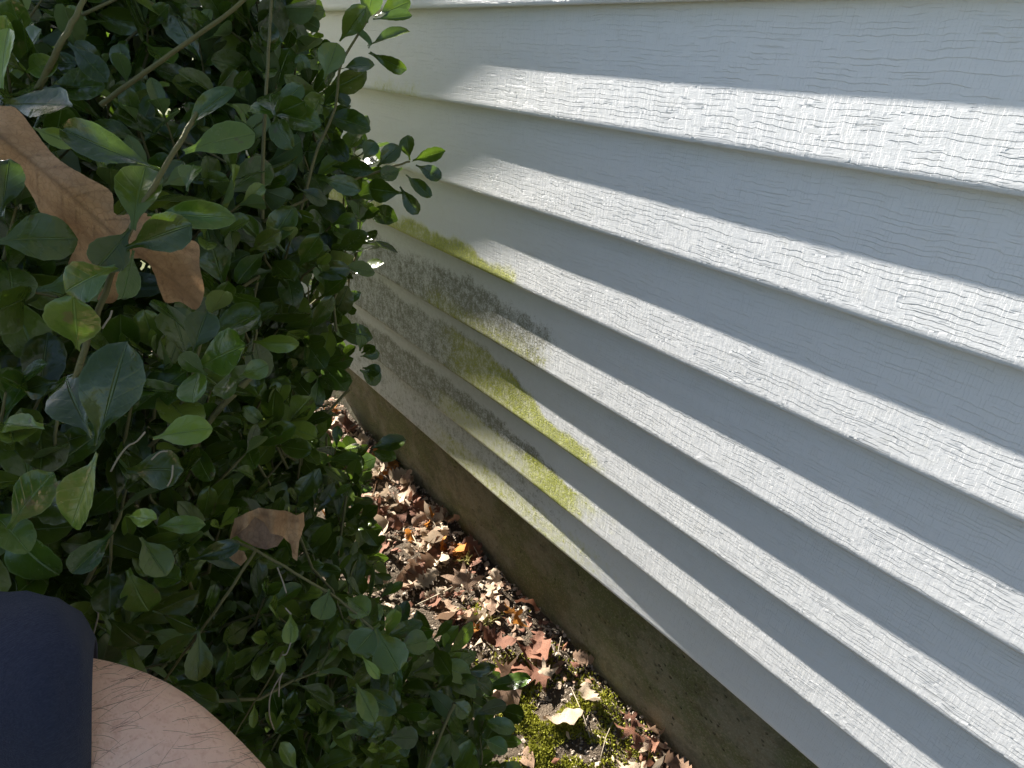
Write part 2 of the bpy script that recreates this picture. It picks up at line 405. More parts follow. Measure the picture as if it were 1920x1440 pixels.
# ------------------------------------------------------------------ the house wall
TILT = .117                                   # how far each course leans out, in courses
Z0 = .968
Y_END = 15.2                                  # house corner, courses from the eye
def zk(k): return -6.87 if k == 8 else (Z0-k)
def sm(a, b, x):
    t = min(1, max(0, (x-a)/(b-a))); return t*t*(3-2*t)
def growth(k, y, f):
    """ragged stains on the painted boards: (algae, mildew, grime); y along wall, f from top (0) to lip (1)"""
    a = mi = gr = 0.0
    y += .30*mnoise.noise((y*1.6, f*1.8, k*3.1))+.14*mnoise.noise((y*5, f*5, k*2.3))
    f += .10*mnoise.noise((y*2.2, f*1.5, k*5.7))+.05*mnoise.noise((y*8, f*4, k*1.3))
    win = lambda lo, hi, s: sm(lo-s, lo+s, y)*(1-sm(hi-s, hi+s, y))
    if k == 4:
        top = .70+.10*(9-y)/3+.05*math.sin(y*5)
        a = sm(top-.06, top+.10, f)*win(6.05, 13, .25)*(1.0 if y < 8 else .78)
    elif k == 5:
        mi = sm(.18, .46, f+.05*math.sin(y*2))*win(5.5, 14, .42)*(.74-.035*(y-5.2))
        a = sm(.45, .95, f)*win(5.5, 8.6, .5)*.52
    elif k == 6:
        top = .88-.62*sm(4.0, 7.2, y)
        a = sm(top-.05, top+.06, f)*win(4.35, 8.0, .45)*(.82-.14*max(0, y-5.4))
        mi = sm(top-.10, top+.04, f)*win(5.6, 14, .7)*.58
    elif k == 7:
        top = .62-.3*sm(4.4, 7, y)
        mi = sm(top-.08, top+.05, f)*(1-sm(.55, .78, f)*(1-sm(7, 9, y)))*win(4.7, 14, .4)*.66
        a = sm(.50, .62, f)*win(4.4, 8.4, .6)*(.46+.36*win(4.7, 5.9, .4))
    elif k == 8:
        a = sm(.35, .6, f)*win(4.2, 8.6, 1.0)*.46
        mi = win(5.0, 14, 1.2)*.34
    elif k == 2:
        a = sm(.80, 1.0, f)*win(7.9, 9.4, .35)*.42
    elif k == 3:
        a = sm(.86, 1.0, f)*win(7.2, 9, .5)*.22
    if k >= 5: gr = sm(4.4, 8, y)*(.46, .60, .64, .66)[k-5]*sm(.0, .3, f+.2)
    elif k == 4: gr = sm(7, 11, y)*.12
    return a, mi, gr

def build_board(k, parent, hi=True):
    zt, zb = zk(k-1), zk(k)
    H = zt-zb
    ys = np.arange(-4, Y_END+.01, .1 if hi else 2.4)
    fs = np.linspace(0, .93, 22) if hi else np.array([0, .5, .93])
    prof = [('f', f) for f in fs]+[('l', .965), ('l', .988), ('l', 1.0), ('u', 0), ('u', 1)]
    V = []; at = []; Fc = []
    for y in ys:
        t = TILT
        lo = 0.0
        if k == 8:                            # bottom course is bowed back towards one end
            t = .147-.100*(1-sm(2.2, 7.0, y))
        wav = .003*math.sin(y*.7+k*1.7)+.0008*math.sin(y*2.3+k)
        dz = .004*math.sin(y*.45+k*2.1)
        for typ, f in prof:
            if typ == 'f':
                x = D+TILT-t*f+wav*f; z = zt-H*f+.02*(f == 0)+dz*f
            elif typ == 'l':
                q = (f-.93)/.07
                x = D+TILT-t*.985+wav+.010*q*q*q; z = zt-H*f+dz
            elif f == 0:
                x = D+TILT-t*.6+wav; z = zb-.004+dz
            else:
                x = D+TILT+.03; z = zb+.010+dz
            V.append(G(x, y, z)); at.append(growth(k, y, min(1, f if typ != 'u' else 1)) if hi else (0, 0, 0))
    n = len(prof)
    for j in range(len(ys)-1):
        for i in range(n-1):
            Fc.append((j*n+i, (j+1)*n+i, (j+1)*n+i+1, j*n+i+1))
    Fc = [q[::-1] for q in Fc]
    me = mesh('siding_board', V, Fc)
    at = np.array(at, np.float32)
    for nm, c in (('algae', 0), ('mildew', 1), ('grime', 2)):
        A = me.attributes.new(nm, 'FLOAT', 'POINT'); A.data.foreach_set('value', np.ascontiguousarray(at[:, c]))
    return link('siding_board', me, M['siding'], parent)

def box(lo, hi_):
    (x0, y0, z0), (x1, y1, z1) = lo, hi_
    V = [(x, y, z) for x in (x0, x1) for y in (y0, y1) for z in (z0, z1)]
    Fc = [(0, 1, 3, 2), (4, 6, 7, 5), (0, 4, 5, 1), (2, 3, 7, 6), (0, 2, 6, 4), (1, 5, 7, 3)]
    return V, Fc
wall = empty('house_wall', G(D, 5, -9))
tag(wall, 'white lap siding house wall with wood grain and green algae above a concrete footing', 'wall')
def keep(o, parent):                           # parent without moving
    o.parent = parent; o.matrix_parent_inverse = Matrix.Translation(-parent.location)
    return o
for k in range(8, -15, -1):
    keep(build_board(k, None, k >= 0), wall)
# structure behind the boards
v, f = box(G(D+TILT+.035, -40, -6.80), G(D+24, Y_END-.1, 15.6)); keep(link('wall_core', mesh('wall_core', v, f, False), M['core']), wall)
# footing with a slightly uneven face
def footing():
    ys = np.arange(-4, Y_END-.1, .08); zs = np.linspace(-10.2, -6.81, 44)
    V = []; Fc = []
    for y in ys:
        for z in zs:
            x = D+.235+.012*mnoise.noise((y*.6, z*.7, 2))+.006*mnoise.noise((y*3, z*3, 5))
            if z > -6.9: x += .0
            V.append(G(x, y, z))
    n = len(zs)
    for j in range(len(ys)-1):
        for i in range(n-1): Fc.append((j*n+i, j*n+i+1, (j+1)*n+i+1, (j+1)*n+i))
    vb, fb = box(G(D+.27, -40, -11), G(D+24, Y_END-.12, -6.81))
    o = keep(link('footing', mesh('footing', *join([(V, Fc), (vb, fb)])), M['concrete']), wall)
    o['label'] = 'grey brown concrete footing stained green, below the siding'
footing()
# unseen corner post, added to cast the upright shadow edge on the boards
PX = .492                                      # how far the post stands out from the sheathing line, set for its shadow's reach
v, f = box(G(D+TILT-PX, Y_END, -7.0), G(D+1.0, Y_END+.75, 15.6))
keep(link('corner_shade_post', mesh('corner_shade_post', v, f, False), M['post_paint']), wall)

# ------------------------------------------------------------------ leaf shapes
def leaf_grid(nl, nw, fold, curl, wave, seed, wide=.30):
    """obovate evergreen leaf along +X, unit length, normal +Z -> verts, faces, uv"""
    r = random.Random(seed); V = []; UV = []; Fc = []
    ph = r.uniform(0, 6); skew = r.uniform(-.08, .08)
    for i in range(nl+1):
        t = (i/nl)**.8 if i < nl else 1.0
        if t < .10: wd = .030
        else:
            q = (t-.10)/.90                      # broadest past the middle, round at the end
            wd = wide*(math.sin(math.pi/2*min(1, q/.62))**1.25 if q < .62 else math.sqrt(max(0, 1-((q-.62)/.385)**2.3)))
            wd = max(wd, .030*(1-q)+.004)
        xx = t
        cz = -curl*t*t + .0
        for j in range(-nw, nw+1):
            s = j/nw
            e = 1+.03*math.sin(t*34+ph+j)*(abs(s) > .9)
            y = wd*s*e+skew*t*(1-t)
            z = cz+fold*(abs(s)**1.2-.35*abs(s)**3)*wd*1.2+wave*math.sin(t*6+ph+s*2.2)*(.3+abs(s))
            V.append((xx-.02*abs(s), y, z)); UV.append((t, s, 0))
    n = 2*nw+1
    for i in range(nl):
        for j in range(n-1): Fc.append((i*n+j, (i+1)*n+j, (i+1)*n+j+1, i*n+j+1))
    return np.array(V), Fc, np.array(UV)
HERO = [leaf_grid(15, 2, random.uniform(.15, .75), random.uniform(-.15, .38), random.uniform(.01, .05), i, random.uniform(.23, .29)) for i in range(14)]
FILL = [leaf_grid(6, 1, random.uniform(.1, .5), random.uniform(-.05, .3), .01, 50+i, random.uniform(.24, .32)) for i in range(8)]
def leaf_matrix(base, dirv, nrm, length, wscale=1.0):
    x = dirv.normalized(); z = (nrm-x*nrm.dot(x))
    if z.length < 1e-4: z = x.orthogonal()
    z.normalize(); y = z.cross(x)
    m = Matrix((x*length, y*length*wscale, z*length)).transposed().to_4x4(); m.translation = base
    return m
class LeafSet:
    def __init__(s): s.items = []
    def add(s, base, dirv, nrm, length, ws, tint, hero=False):
        s.items.append((leaf_matrix(base, dirv, nrm, length, ws), tint, hero))
def attrs(me, uv, tint):
    n = len(me.vertices)
    A = me.attributes.new('leaf_uv', 'FLOAT_VECTOR', 'POINT'); A.data.foreach_set('vector', np.asarray(uv, np.float32).ravel())
    B = me.attributes.new('tint', 'FLOAT_VECTOR', 'POINT'); B.data.foreach_set('vector', np.asarray(tint, np.float32).ravel())

def rtint(young=.0):
    return (random.random(), random.random()**1.2, young if young else (random.random()**7)*.9)

# ------------------------------------------------------------------ the shrub
shrub = empty('evergreen_shrub', G(-1.0, 7.0, -9.0))
tag(shrub, 'dense dark green evergreen shrub with glossy rounded leaves beside the white wall', 'shrub')
leaves = LeafSet(); stems = []
# distances (in courses) of the foliage face at places in the view
AN = [(60, 0, 4.6), (60, 120, 4.0), (60, 300, 3.1), (60, 500, 3.2), (60, 700, 3.1), (60, 900, 3.1), (60, 1050, 3.3), (60, 1250, 3.7),
      (250, 0, 4.8), (250, 150, 4.5), (250, 400, 3.5), (250, 600, 3.6), (250, 800, 3.4), (250, 1000, 3.4), (250, 1150, 3.7), (250, 1400, 4.6),
      (420, 50, 5.0), (420, 250, 4.6), (420, 450, 4.2), (420, 620, 3.6), (420, 800, 4.4), (420, 1000, 4.2), (420, 1200, 4.3), (420, 1400, 4.6),
      (560, 50, 5.4), (560, 250, 5.2), (560, 450, 5.0), (560, 650, 5.6), (560, 850, 6.6), (560, 1000, 5.6), (560, 1150, 4.4), (560, 1350, 4.6),
      (680, 60, 5.6), (680, 300, 6.0), (680, 500, 6.2), (680, 680, 7.0), (680, 850, 7.6), (680, 1000, 7.2), (680, 1180, 4.6), (680, 1350, 4.8),
      (800, 300, 6.2), (800, 1250, 5.8), (820, 1400, 5.8), (950, 1300, 7.2), (950, 1420, 7.0)]
ANA = np.array(AN)
def face_depth(x, y):
    d2 = ((ANA[:, 0]-x)/1.0)**2+(ANA[:, 1]-y)**2+400
    wgt = 1/d2**1.6
    return float((wgt*ANA[:, 2]).sum()/wgt.sum())
EDGE = [(-400, 380), (-120, 470), (0, 590), (60, 600), (130, 640), (200, 630), (260, 690), (330, 720), (400, 715), (470, 690), (540, 680), (620, 655), (690, 660),
        (740, 610), (790, 560), (850, 680), (900, 700), (960, 705), (1050, 715), (1120, 740), (1180, 810), (1240, 880), (1300, 935), (1360, 950), (1500, 950), (2200, 1000)]
def edge_x(y):
    return float(np.interp(y, [e[0] for e in EDGE], [e[1] for e in EDGE]))
def on_arm(x, y):
    return (x < 215 and y > 1095) or (x < 520 and y > 1215+(max(0, x-180))*.72)

CAMDIR = lambda p: (ORG-p).normalized()
def rv(): return Vector(rng.normal(size=3))
def shoot(tip, axis, n_pairs, llen, rad, stem=True, hero=False, young=0.0, spread=1.0, wide=1.0):
    """a leafy shoot: opposite pairs, each turned a quarter from the last, closing in a rosette"""
    axis = axis.normalized()
    gap = llen*.42
    a = axis.orthogonal().normalized(); ang = random.uniform(0, math.pi)
    base = tip-axis*gap*n_pairs*1.15
    for i in range(n_pairs):
        p = tip-axis*gap*i
        th = ang+i*math.pi/2+random.uniform(-.25, .25)
        s = Matrix.Rotation(th, 3, axis) @ a
        open_ = math.radians(28+16*min(i, 3)+random.uniform(-12, 12))*spread
        for sg in (1, -1):
            d = axis*math.cos(open_)+s*sg*math.sin(open_)
            d = (d+rv()*.13-Vector((0, 0, .10*i*random.random()))).normalized()
            nrm = axis*math.sin(open_)-s*sg*math.cos(open_)
            nrm = nrm+rv()*.30
            L = llen*(.62 if i == 0 else random.uniform(.82, 1.12))
            leaves.add(p+d*L*.03, d, nrm, L, random.uniform(.86, 1.10)*wide, rtint(young), hero)
    if stem:
        mid = (tip+base)/2+rv()*llen*.08
        stems.append(([base-axis*llen*.7+rv()*llen*.15, base, mid, tip], [rad*1.3, rad*1.15, rad, rad*.6]))

# -- shoots and leaves picked out one by one: (base x, y, tip x, y, width, distance, young, facing)
HL = [(297,318,127,250,66,2.9,0),(250,430,272,308,76,3.0,0),(347,285,477,245,72,3.0,0),(345,245,412,158,40,3.0,0),(278,402,422,398,52,3.0,0),
 (238,465,362,420,72,2.95,0),(243,430,180,505,60,2.9,0),(217,500,112,548,76,2.85,0),(250,470,222,560,46,2.95,0),(146,655,134,560,88,2.9,0),
 (180,835,238,640,98,2.8,0),(172,818,108,700,84,2.9,0),(4,405,18,298,60,2.8,0),(-14,455,134,438,88,3.0,0),(8,195,144,205,76,3.6,0),
 (4,165,12,50,56,3.6,0),(128,82,198,148,46,4.2,0),(62,240,128,266,36,3.4,.8),(350,358,356,292,40,3.6,0),(362,662,388,588,70,3.3,0),
 (368,690,472,648,78,3.2,0),(448,706,500,684,38,3.3,.2),(388,702,334,668,46,3.2,0),(375,690,358,752,60,3.2,0),(430,702,418,748,38,3.4,.2),
 (106,714,40,732,42,3.3,0),(82,800,8,795,54,3.1,0),(288,822,384,798,56,3.3,0),(238,882,348,882,78,3.2,0),(182,850,128,988,92,2.9,0),
 (18,992,92,888,82,3.0,0),(-24,955,50,1012,64,3.05,0),(18,985,78,1088,88,3.1,0),(212,998,138,1078,52,3.25,0),(205,1060,206,1158,52,3.4,0),
 (240,1068,278,1152,66,3.4,0),(280,1080,350,1092,46,3.4,0),(264,1008,312,1078,52,3.3,0),(240,968,292,974,32,3.2,.9),(288,988,378,980,30,3.4,.25),
 (358,1052,452,1020,36,3.5,.15),(205,1160,258,1218,56,3.6,0),(288,1145,372,1176,40,3.6,0),(372,1184,370,1278,46,3.6,0),(376,1180,290,1232,32,3.6,.1),
 (425,1200,436,1292,30,3.7,0),(340,1288,392,1312,46,4.0,0),(545,1148,546,1208,30,3.7,1.0),(618,1105,600,1162,48,3.8,.7),(532,1225,524,1264,20,3.7,1.0),
 (476,1320,478,1368,18,3.8,1.0),(650,1120,690,1150,42,3.9,.6),(705,1178,748,1258,62,3.8,.3),(712,1170,662,1226,50,3.8,.15),(724,1192,742,1142,36,3.9,.4),
 (668,1283,698,1346,36,3.7,.9),(678,1230,712,1274,20,3.7,.9),(745,1215,802,1200,44,4.6,.2),(724,1386,786,1384,40,4.6,0),(660,1290,735,1330,40,4.2,.1),
 (608,148,626,78,50,5.2,.9),(638,78,692,14,42,5.4,0),(688,42,700,-22,38,5.4,.15),(704,30,764,-2,34,5.5,0),(700,36,774,36,25,5.4,.1),
 (690,86,767,54,26,5.4,.1),(694,98,762,132,27,5.4,.15),(638,130,698,114,32,5.3,.2),(655,48,694,86,30,5.4,0),(645,302,666,232,38,5.9,.6),
 (680,300,703,266,40,5.9,.1),(624,312,698,320,29,5.8,.05),(598,334,676,356,38,5.6,.1),(708,312,744,274,34,6.0,.2),(768,300,757,256,34,6.1,.35),
 (774,301,840,282,26,6.1,.2),(780,310,827,334,25,6.1,.15),(762,328,804,363,24,6.0,.1),(754,315,714,332,32,6.0,.1),(756,362,690,354,42,5.8,.05),
 (750,350,784,402,26,5.9,.1),(558,354,614,378,28,5.4,0),(505,30,504,82,36,5.0,0),(515,215,498,160,46,4.5,0),(515,215,572,188,46,4.5,.1),
 (515,215,600,232,48,4.6,0),(515,215,566,158,40,4.7,.1),(515,215,468,190,44,4.5,0),(515,215,528,262,46,4.5,0),(680,690,714,700,28,6.6,.1),
 (675,694,712,716,32,6.6,.2),(675,658,679,626,22,6.6,.15),(678,662,706,645,22,6.6,.1),(676,668,712,662,20,6.6,.1),(692,842,762,824,30,7.2,.15),
 (694,845,738,856,26,7.2,.1),(870,1262,920,1250,30,7.0,.1),(880,1270,930,1292,34,7.0,0),(905,1290,998,1275,34,7.2,.0),(840,1310,880,1342,30,6.6,.2),
 (890,1340,950,1318,32,6.8,0),(900,1352,965,1365,30,6.8,.1),(905,1385,950,1402,30,6.6,0),(820,1290,850,1260,28,6.4,.2),(930,1330,985,1345,30,7.0,.1),
 (580,620,622,560,30,5.6,0),(600,560,655,520,34,5.8,0),(610,540,600,490,32,5.7,0),(630,470,690,440,34,5.9,0),(640,500,705,505,30,6.0,0),
 (560,500,600,440,40,5.2,0),(470,470,520,440,36,4.6,.2),(440,480,430,430,34,4.5,.1),(590,880,560,930,34,6.2,.3),(600,870,648,900,34,6.4,.3)]
for bx, by, tx, ty, wpx, d, yg in HL:
    dd = random.uniform(-.16, .16)
    b0 = P(bx, by, d+dd*.5); t0 = P(tx, ty, d-dd*.5-.04)
    L = (t0-b0).length
    nrm = CAMDIR(b0)*1.0+rv()*.42+Vector((0, 0, .40))
    wfull = wpx/F_PX*d*S
    leaves.add(b0, t0-b0, nrm, L, max(.5, min(1.5, wfull/(L*.50))), rtint(yg), True)
# stems that show between the leaves (x, y, distance), pixel radius
for pts, r in [([(120,790,3.05),(148,690,2.95),(185,580,2.95),(240,440,2.98),(300,330,2.98),(348,250,3.0),(372,205,3.02)], 6.5),
               ([(190,195,4.1),(300,115,3.9),(440,15,3.8),(520,-60,3.8)], 5.2), ([(70,170,4.2),(110,90,4.0),(150,15,4.0),(180,-60,4.0)], 6),
               ([(492,410,5.0),(494,260,4.8),(503,110,4.8),(508,0,5.0),(512,-60,5.0)], 3.8), ([(540,480,5.6),(565,390,5.5),(592,290,5.5),(627,205,5.5),(640,120,5.4),(688,40,5.4)], 3.4),
               ([(470,430,5.2),(560,380,5.4),(640,345,5.8),(720,318,6.0),(768,302,6.1)], 3.0), ([(480,1030,3.7),(400,1150,3.7),(330,1245,3.9),(270,1330,4.2)], 3.2),
               ([(440,1015,3.7),(480,1032,3.7),(560,1078,3.75),(640,1128,3.85),(700,1180,3.8)], 3.2), ([(852,1318,5.6),(825,1380,5.6),(795,1460,5.7)], 3.8),
               ([(530,1222,3.8),(505,1275,3.8),(475,1320,3.85),(440,1380,4.0)], 2.0), ([(210,985,3.3),(206,1060,3.4),(200,1110,3.6)], 3.0),
               ([(110,760,3.3),(100,840,3.3),(85,900,3.4)], 3.4), ([(480,700,4.6),(400,780,4.5),(330,900,4.6),(280,1000,5.0)], 6.5),
               ([(655,730,6.8),(560,830,6.6),(470,930,6.4)], 3), ([(650,930,7.0),(640,1000,7.0),(632,1060,7.0)], 3), ([(590,1010,6.8),(540,1060,6.5)], 3)]:
    q = spline(pts, len(pts)*4)
    stems.append(([P(*a)+rv()*.00025 for a in q], [r/F_PX*a[2]*S*(1-.35*i/len(q)) for i, a in enumerate(q)]))

# -- the rest of the face: leafy shoots spread over it, pointing up and outwards
big_c = [(0,240),(60,290),(110,350),(160,390),(210,440),(300,500),(350,530)]     # where a large dead leaf hangs
pts = []
tries = 0
while tries < 30000:
    tries += 1
    x = random.uniform(-420, 960); y = random.uniform(-420, 1620)
    if x > edge_x(y)-18: continue
    if on_arm(x, y) and y < 1500: continue
    d = face_depth(min(max(x, 30), 960), min(max(y, 0), 1430))
    if -10 < x and any(abs(h[0]+h[2]-2*x) < 70 and abs(h[1]+h[3]-2*y) < 70 and h[5] < d+.4 for h in HL) and random.random() < .75: continue
    if 0 < x < 400 and 170 < y < 600 and d < 4.2 and min((x-q[0])**2+(y-q[1])**2 for q in big_c) < 75**2: continue
    rr = (165 if y < 950 else 140)/d
    if any((x-a)**2+(y-b_)**2 < rr*rr for a, b_ in pts): continue
    pts.append((x, y))
for x, y in pts:
    d = face_depth(min(max(x, 30), 960), min(max(y, 0), 1430))+random.uniform(.12, 1.5)
    if x > 560 and y < 1100: d += random.uniform(0, .5)
    tip = P(x, y, d)
    out = CAMDIR(tip)
    ax = Vector((0, 0, random.uniform(.1, 1.0)))+out*random.uniform(.0, 1.0)+rv()*.38
    if y > 900: ax = ax+Vector((.5, 0, -.1))*random.random()
    L = S*random.uniform(.34, .47)*(1.0 if d < 5 else 1.05)
    ax.normalize()                                   # shoots grow out of the bush, never back towards it
    bx_, by_, _ = project(tip-ax*L*2.6)
    if bx_ > min(x, edge_x(by_)-60): ax = ax-RGT*(2*ax.dot(RGT)) if ax.dot(RGT) < 0 else ax
    if project(tip-ax*L*2.6)[0] > edge_x(by_)-25: ax = ax+RGT*.8
    if x > 560: L *= .92
    low = y > 930 and x > 230
    shoot(tip, ax, random.choice((2, 3, 3, 4)), L*(1.05 if low else 1), S*.011, young=(random.uniform(.08, .5) if low and random.random() < .5 else random.uniform(.3, .8) if random.random() < .07 else 0), wide=(.74 if low else 1.0), hero=(-30 < x < 960 and -30 < y < 1450))

# -- the body of the bush behind that face
def inside(p):
    a, b, c = p.x/S, p.y/S, (p.z-EYE)/S
    if c < -8.95 or c > 7.5 or b > 17: return False
    top = min(6.5-.04*(b-9)**2-.03*(a+2)**2, 1.0+.62*(b-3))
    if c > top: return False
    lim = 2.55 if c > -5 else 2.55-.10*(-5-c)
    if b > 9: lim -= .30*(b-9)
    if b > 11.5 and c > -4: lim = min(lim, 1.3)
    return a < lim
nb = 0
while nb < 15000:
    x = random.uniform(-1500, 980); y = random.uniform(-1900, 1750)
    if x > edge_x(min(max(y, -400), 2200))-35: continue
    if on_arm(x, y) and y < 1600: continue
    d0 = face_depth(min(max(x, 30), 960), min(max(y, 0), 1430))+.9
    d = d0+12*random.random()**.8
    if random.random() > (d/(d0+12))**1.2+.08: continue
    p = P(x, y, d)
    if not inside(p): continue
    if (p.z-EYE)/S < -5.5 and x > 380 and random.random() < .6: continue     # thin skirt, the ground glints through
    ax = (Vector((0, 0, .55))+rv()*.8).normalized()
    L = S*random.uniform(.34, .50)
    side = rv(); side = (side-ax*side.dot(ax)).normalized()
    for sg in (1, -1):
        dv = (ax*.7+side*sg).normalized()
        leaves.add(p, dv, ax-side*sg*.6+rv()*.3, L*random.uniform(.85, 1.1), random.uniform(.9, 1.15), rtint(), False)
        nb += 1
# branches from the root crown up into the bush
for i in range(46):
    a = random.uniform(-5, 1.6); b = random.uniform(3.8, 13); c = random.uniform(-3.5, 3.2)
    r0 = Vector((random.gauss(-.9, .5), random.gauss(7.2, .8), -9.1))
    e = Vector((a, b, c))
    q = spline([r0, r0.lerp(e, .3)+Vector((0, 0, 1.0))+rv()*.25, r0.lerp(e, .7)+Vector((0, 0, .6))+rv()*.3, e], 12)
    pp = [G(*v_) for v_ in q]
    if not all(inside(z) or (z.z-EYE)/S < -8.9 for z in pp): continue
    xs_ = [project(z) for z in pp]
    if any(z[2] < face_depth(min(max(z[0], 30), 960), min(max(z[1], 0), 1430))+.7 for z in xs_): continue
    stems.append((pp, [S*(.085*(1-.8*k/11)) for k in range(12)]))

# split: the 300 leaves that show largest are parts of their own
order = []
for i, (m, tn, hero) in enumerate(leaves.items):
    c = m @ Vector((.5, 0, 0)); x, y, z = project(c)
    sz = m.col[0].to_3d().length/z if z > .5 else 0
    vis = hero and -40 < x < 1000 and -40 < y < 1470
    order.append((-(sz if vis else 0)-(9 if i < len(HL) else 0), i))
order.sort()
part_ids = set(i for _, i in order[:300])
me_cache = {}
inv = Matrix.Translation(-shrub.location)
Vb = []; Fb = []; Ub = []; Tb = []; off = 0
for i, (m, tn, hero) in enumerate(leaves.items):
    if i in part_ids:
        var = i % len(HERO); v, f, uv = HERO[var]
        # alike leaves share mesh data: shape variant x tint step
        yq = round(tn[2]*3)/3; key = (var, yq, round(tn[1]*2))
        if key not in me_cache:
            me = mesh('leaf', v, f); attrs(me, uv, np.tile((tn[0], tn[1], tn[2]), (len(v), 1))); me.materials.append(M['leaf']); me_cache[key] = me
        o = link('leaf', me_cache[key]); o.parent = shrub; o.matrix_parent_inverse = inv; o.matrix_basis = m
    else:
        x, y, z = project(m.translation)
        near = hero and z < 6
        v, f, uv = (HERO if near else FILL)[i % (len(HERO) if near else len(FILL))]
        A = np.array(m)
        Vb.append(v @ A[:3, :3].T + A[:3, 3]); Ub.append(uv); Tb.append(np.tile(tn, (len(v), 1)))
        Fb += [tuple(k+off for k in q) for q in f]; off += len(v)
me = bpy.data.meshes.new('foliage'); me.from_pydata(np.concatenate(Vb).tolist(), [], Fb); me.update(); me.shade_smooth()
attrs(me, np.concatenate(Ub), np.concatenate(Tb))
keep(tag(link('foliage', me, M['leaf']), kind='stuff'), shrub)
for ps, rs in stems:
    pass
big = [s for s in stems if max(s[1]) > S*.018]; small = [s for s in stems if max(s[1]) <= S*.018]
for ps, rs in big:
    keep(link('branch', mesh('branch', *tube(ps, rs, 8)), M['bark' if max(rs) < S*.03 else 'bark_dark']), shrub)
keep(tag(link('twigs', mesh('twigs', *join([tube(ps, rs, 5, False) for ps, rs in small])), M['bark']), kind='stuff'), shrub)

# ------------------------------------------------------------------ dry leaves caught in the shrub
def outline_leaf(name, outl, mid, mat, lift, rings=5):
    """leaf from its outline around a midrib; outl: 3-D points, mid: 3-D midrib points; lift(u,v)->offset towards the eye"""
    pass
def dry_sheet(name, outline2, ribs, mapf, mat, nsub=4, wob=.0, maxlen=18):
    """a leaf blade: fine triangulated outline (2-D) mapped into 3-D by mapf(x, y); vein attribute near the ribs"""
    pts2 = []
    n = len(outline2)
    for i in range(n):
        a = Vector(outline2[i]); b_ = Vector(outline2[(i+1) % n])
        k = max(1, int((b_-a).length/(maxlen*.8)))
        for j in range(k):
            pts2.append(a.lerp(b_, j/k)+Vector((random.uniform(-1, 1), random.uniform(-1, 1)))*wob)
    m_ = len(pts2)
    x0, x1 = min(p.x for p in pts2), max(p.x for p in pts2); y0, y1 = min(p.y for p in pts2), max(p.y for p in pts2)
    inner = [Vector((x, y))+Vector((random.uniform(-.3, .3), random.uniform(-.3, .3)))*maxlen
             for x in np.arange(x0, x1, maxlen*.9) for y in np.arange(y0, y1, maxlen*.9)]
    vs, _, fs_, _, _, _ = delaunay_2d_cdt(pts2+inner, [(i, (i+1) % m_) for i in range(m_)], [], 1, 1e-5)
    used = sorted({i for q in fs_ for i in q}); remap = {o_: i for i, o_ in enumerate(used)}
    P2 = [(vs[i].x, vs[i].y) for i in used]
    def dist(p):
        best = 1e9
        for wd, rib in ribs:
            for a, b_ in zip(rib, rib[1:]):
                ax, ay = a; bx, by = b_; l2 = (bx-ax)**2+(by-ay)**2
                t = max(0, min(1, ((p[0]-ax)*(bx-ax)+(p[1]-ay)*(by-ay))/l2))
                best = min(best, math.hypot(p[0]-ax-t*(bx-ax), p[1]-ay-t*(by-ay))/wd)
        return best
    vein = [max(0.0, 1-dist(p)) for p in P2]
    me = mesh(name, [mapf(*p) for p in P2], [tuple(remap[i] for i in q) for q in fs_])
    A = me.attributes.new('vein', 'FLOAT', 'POINT'); A.data.foreach_set('value', np.array(vein, np.float32))
    return link(name, me, mat)
def side_ribs(a, b_, n, ln, ang, w):
    a = Vector(a); b_ = Vector(b_); d = (b_-a).normalized(); out = []
    for i in range(1, n):
        for sg in (1, -1):
            p = a.lerp(b_, (i+random.uniform(-.3, .3))/n)
            th = ang*sg*random.uniform(.85, 1.15); q = Vector((d.x*math.cos(th)-d.y*math.sin(th), d.x*math.sin(th)+d.y*math.cos(th)))
            L = ln*math.sin(math.pi*(.15+.8*i/n))
            out.append((w, [tuple(p), tuple(p+q*L*.5+d*L*.05), tuple(p+q*L+d*L*.18)]))
    return out
big_out = [(-150,120),(-60,172),(0,198),(34,206),(100,290),(160,330),(209,360),(216,402),(262,398),(296,408),(280,432),(330,446),(371,456),(374,500),
           (383,546),(368,581),(338,566),(312,568),(300,545),(282,498),(256,484),(226,500),(222,556),(204,569),(182,560),(198,522),(130,503),(136,470),
           (118,430),(78,402),(62,370),(20,312),(-50,272),(-150,200)]
ribs = [(7, [(-150,160),(0,256),(110,345),(210,437),(262,478)]), (5, [(262,478),(320,520),(376,572)]), (4, [(262,478),(300,455),(370,470)])]
ribs += side_ribs((0,256),(210,437), 6, 100, .95, 2.4)+side_ribs((268,484),(370,566), 3, 45, .9, 2.2)
def map_big(x, y):
    t = (x+150)/530
    # across the blade, relative to the midrib
    yr = 160+ (x+150)*.66
    v_ = (y-yr)/80
    d = 3.08+.20*abs(v_)**1.5-.05*math.sin(t*4)+.022*math.sin(x*.030+y*.02)+.05*max(0, abs(v_)-.6)*math.sin(x*.06)+.16*max(0, t-.7)
    return P(x, y, d)
big_sm = [tuple(q) for q in spline(big_out+[big_out[0]], 130)][:-1]
o = dry_sheet('dry_leaf', big_sm, ribs, map_big, M['bigleaf'], 12, .35, 4.2)
tag(o, 'large tan brown dead leaf with dark midrib caught among the shrub stems', 'dead leaf')
cu_out = [(430,1012),(440,972),(462,962),(486,952),(512,956),(538,958),(556,966),(570,960),(571,985),(562,1012),(557,1052),(549,1046),(545,1020),
          (528,1005),(508,1000),(496,980),(478,968),(462,988),(446,1002)]
cu_in = [(440,1000),(470,970),(490,968),(512,998),(532,1008),(520,1024),(498,1030),(476,1025),(452,1012)]
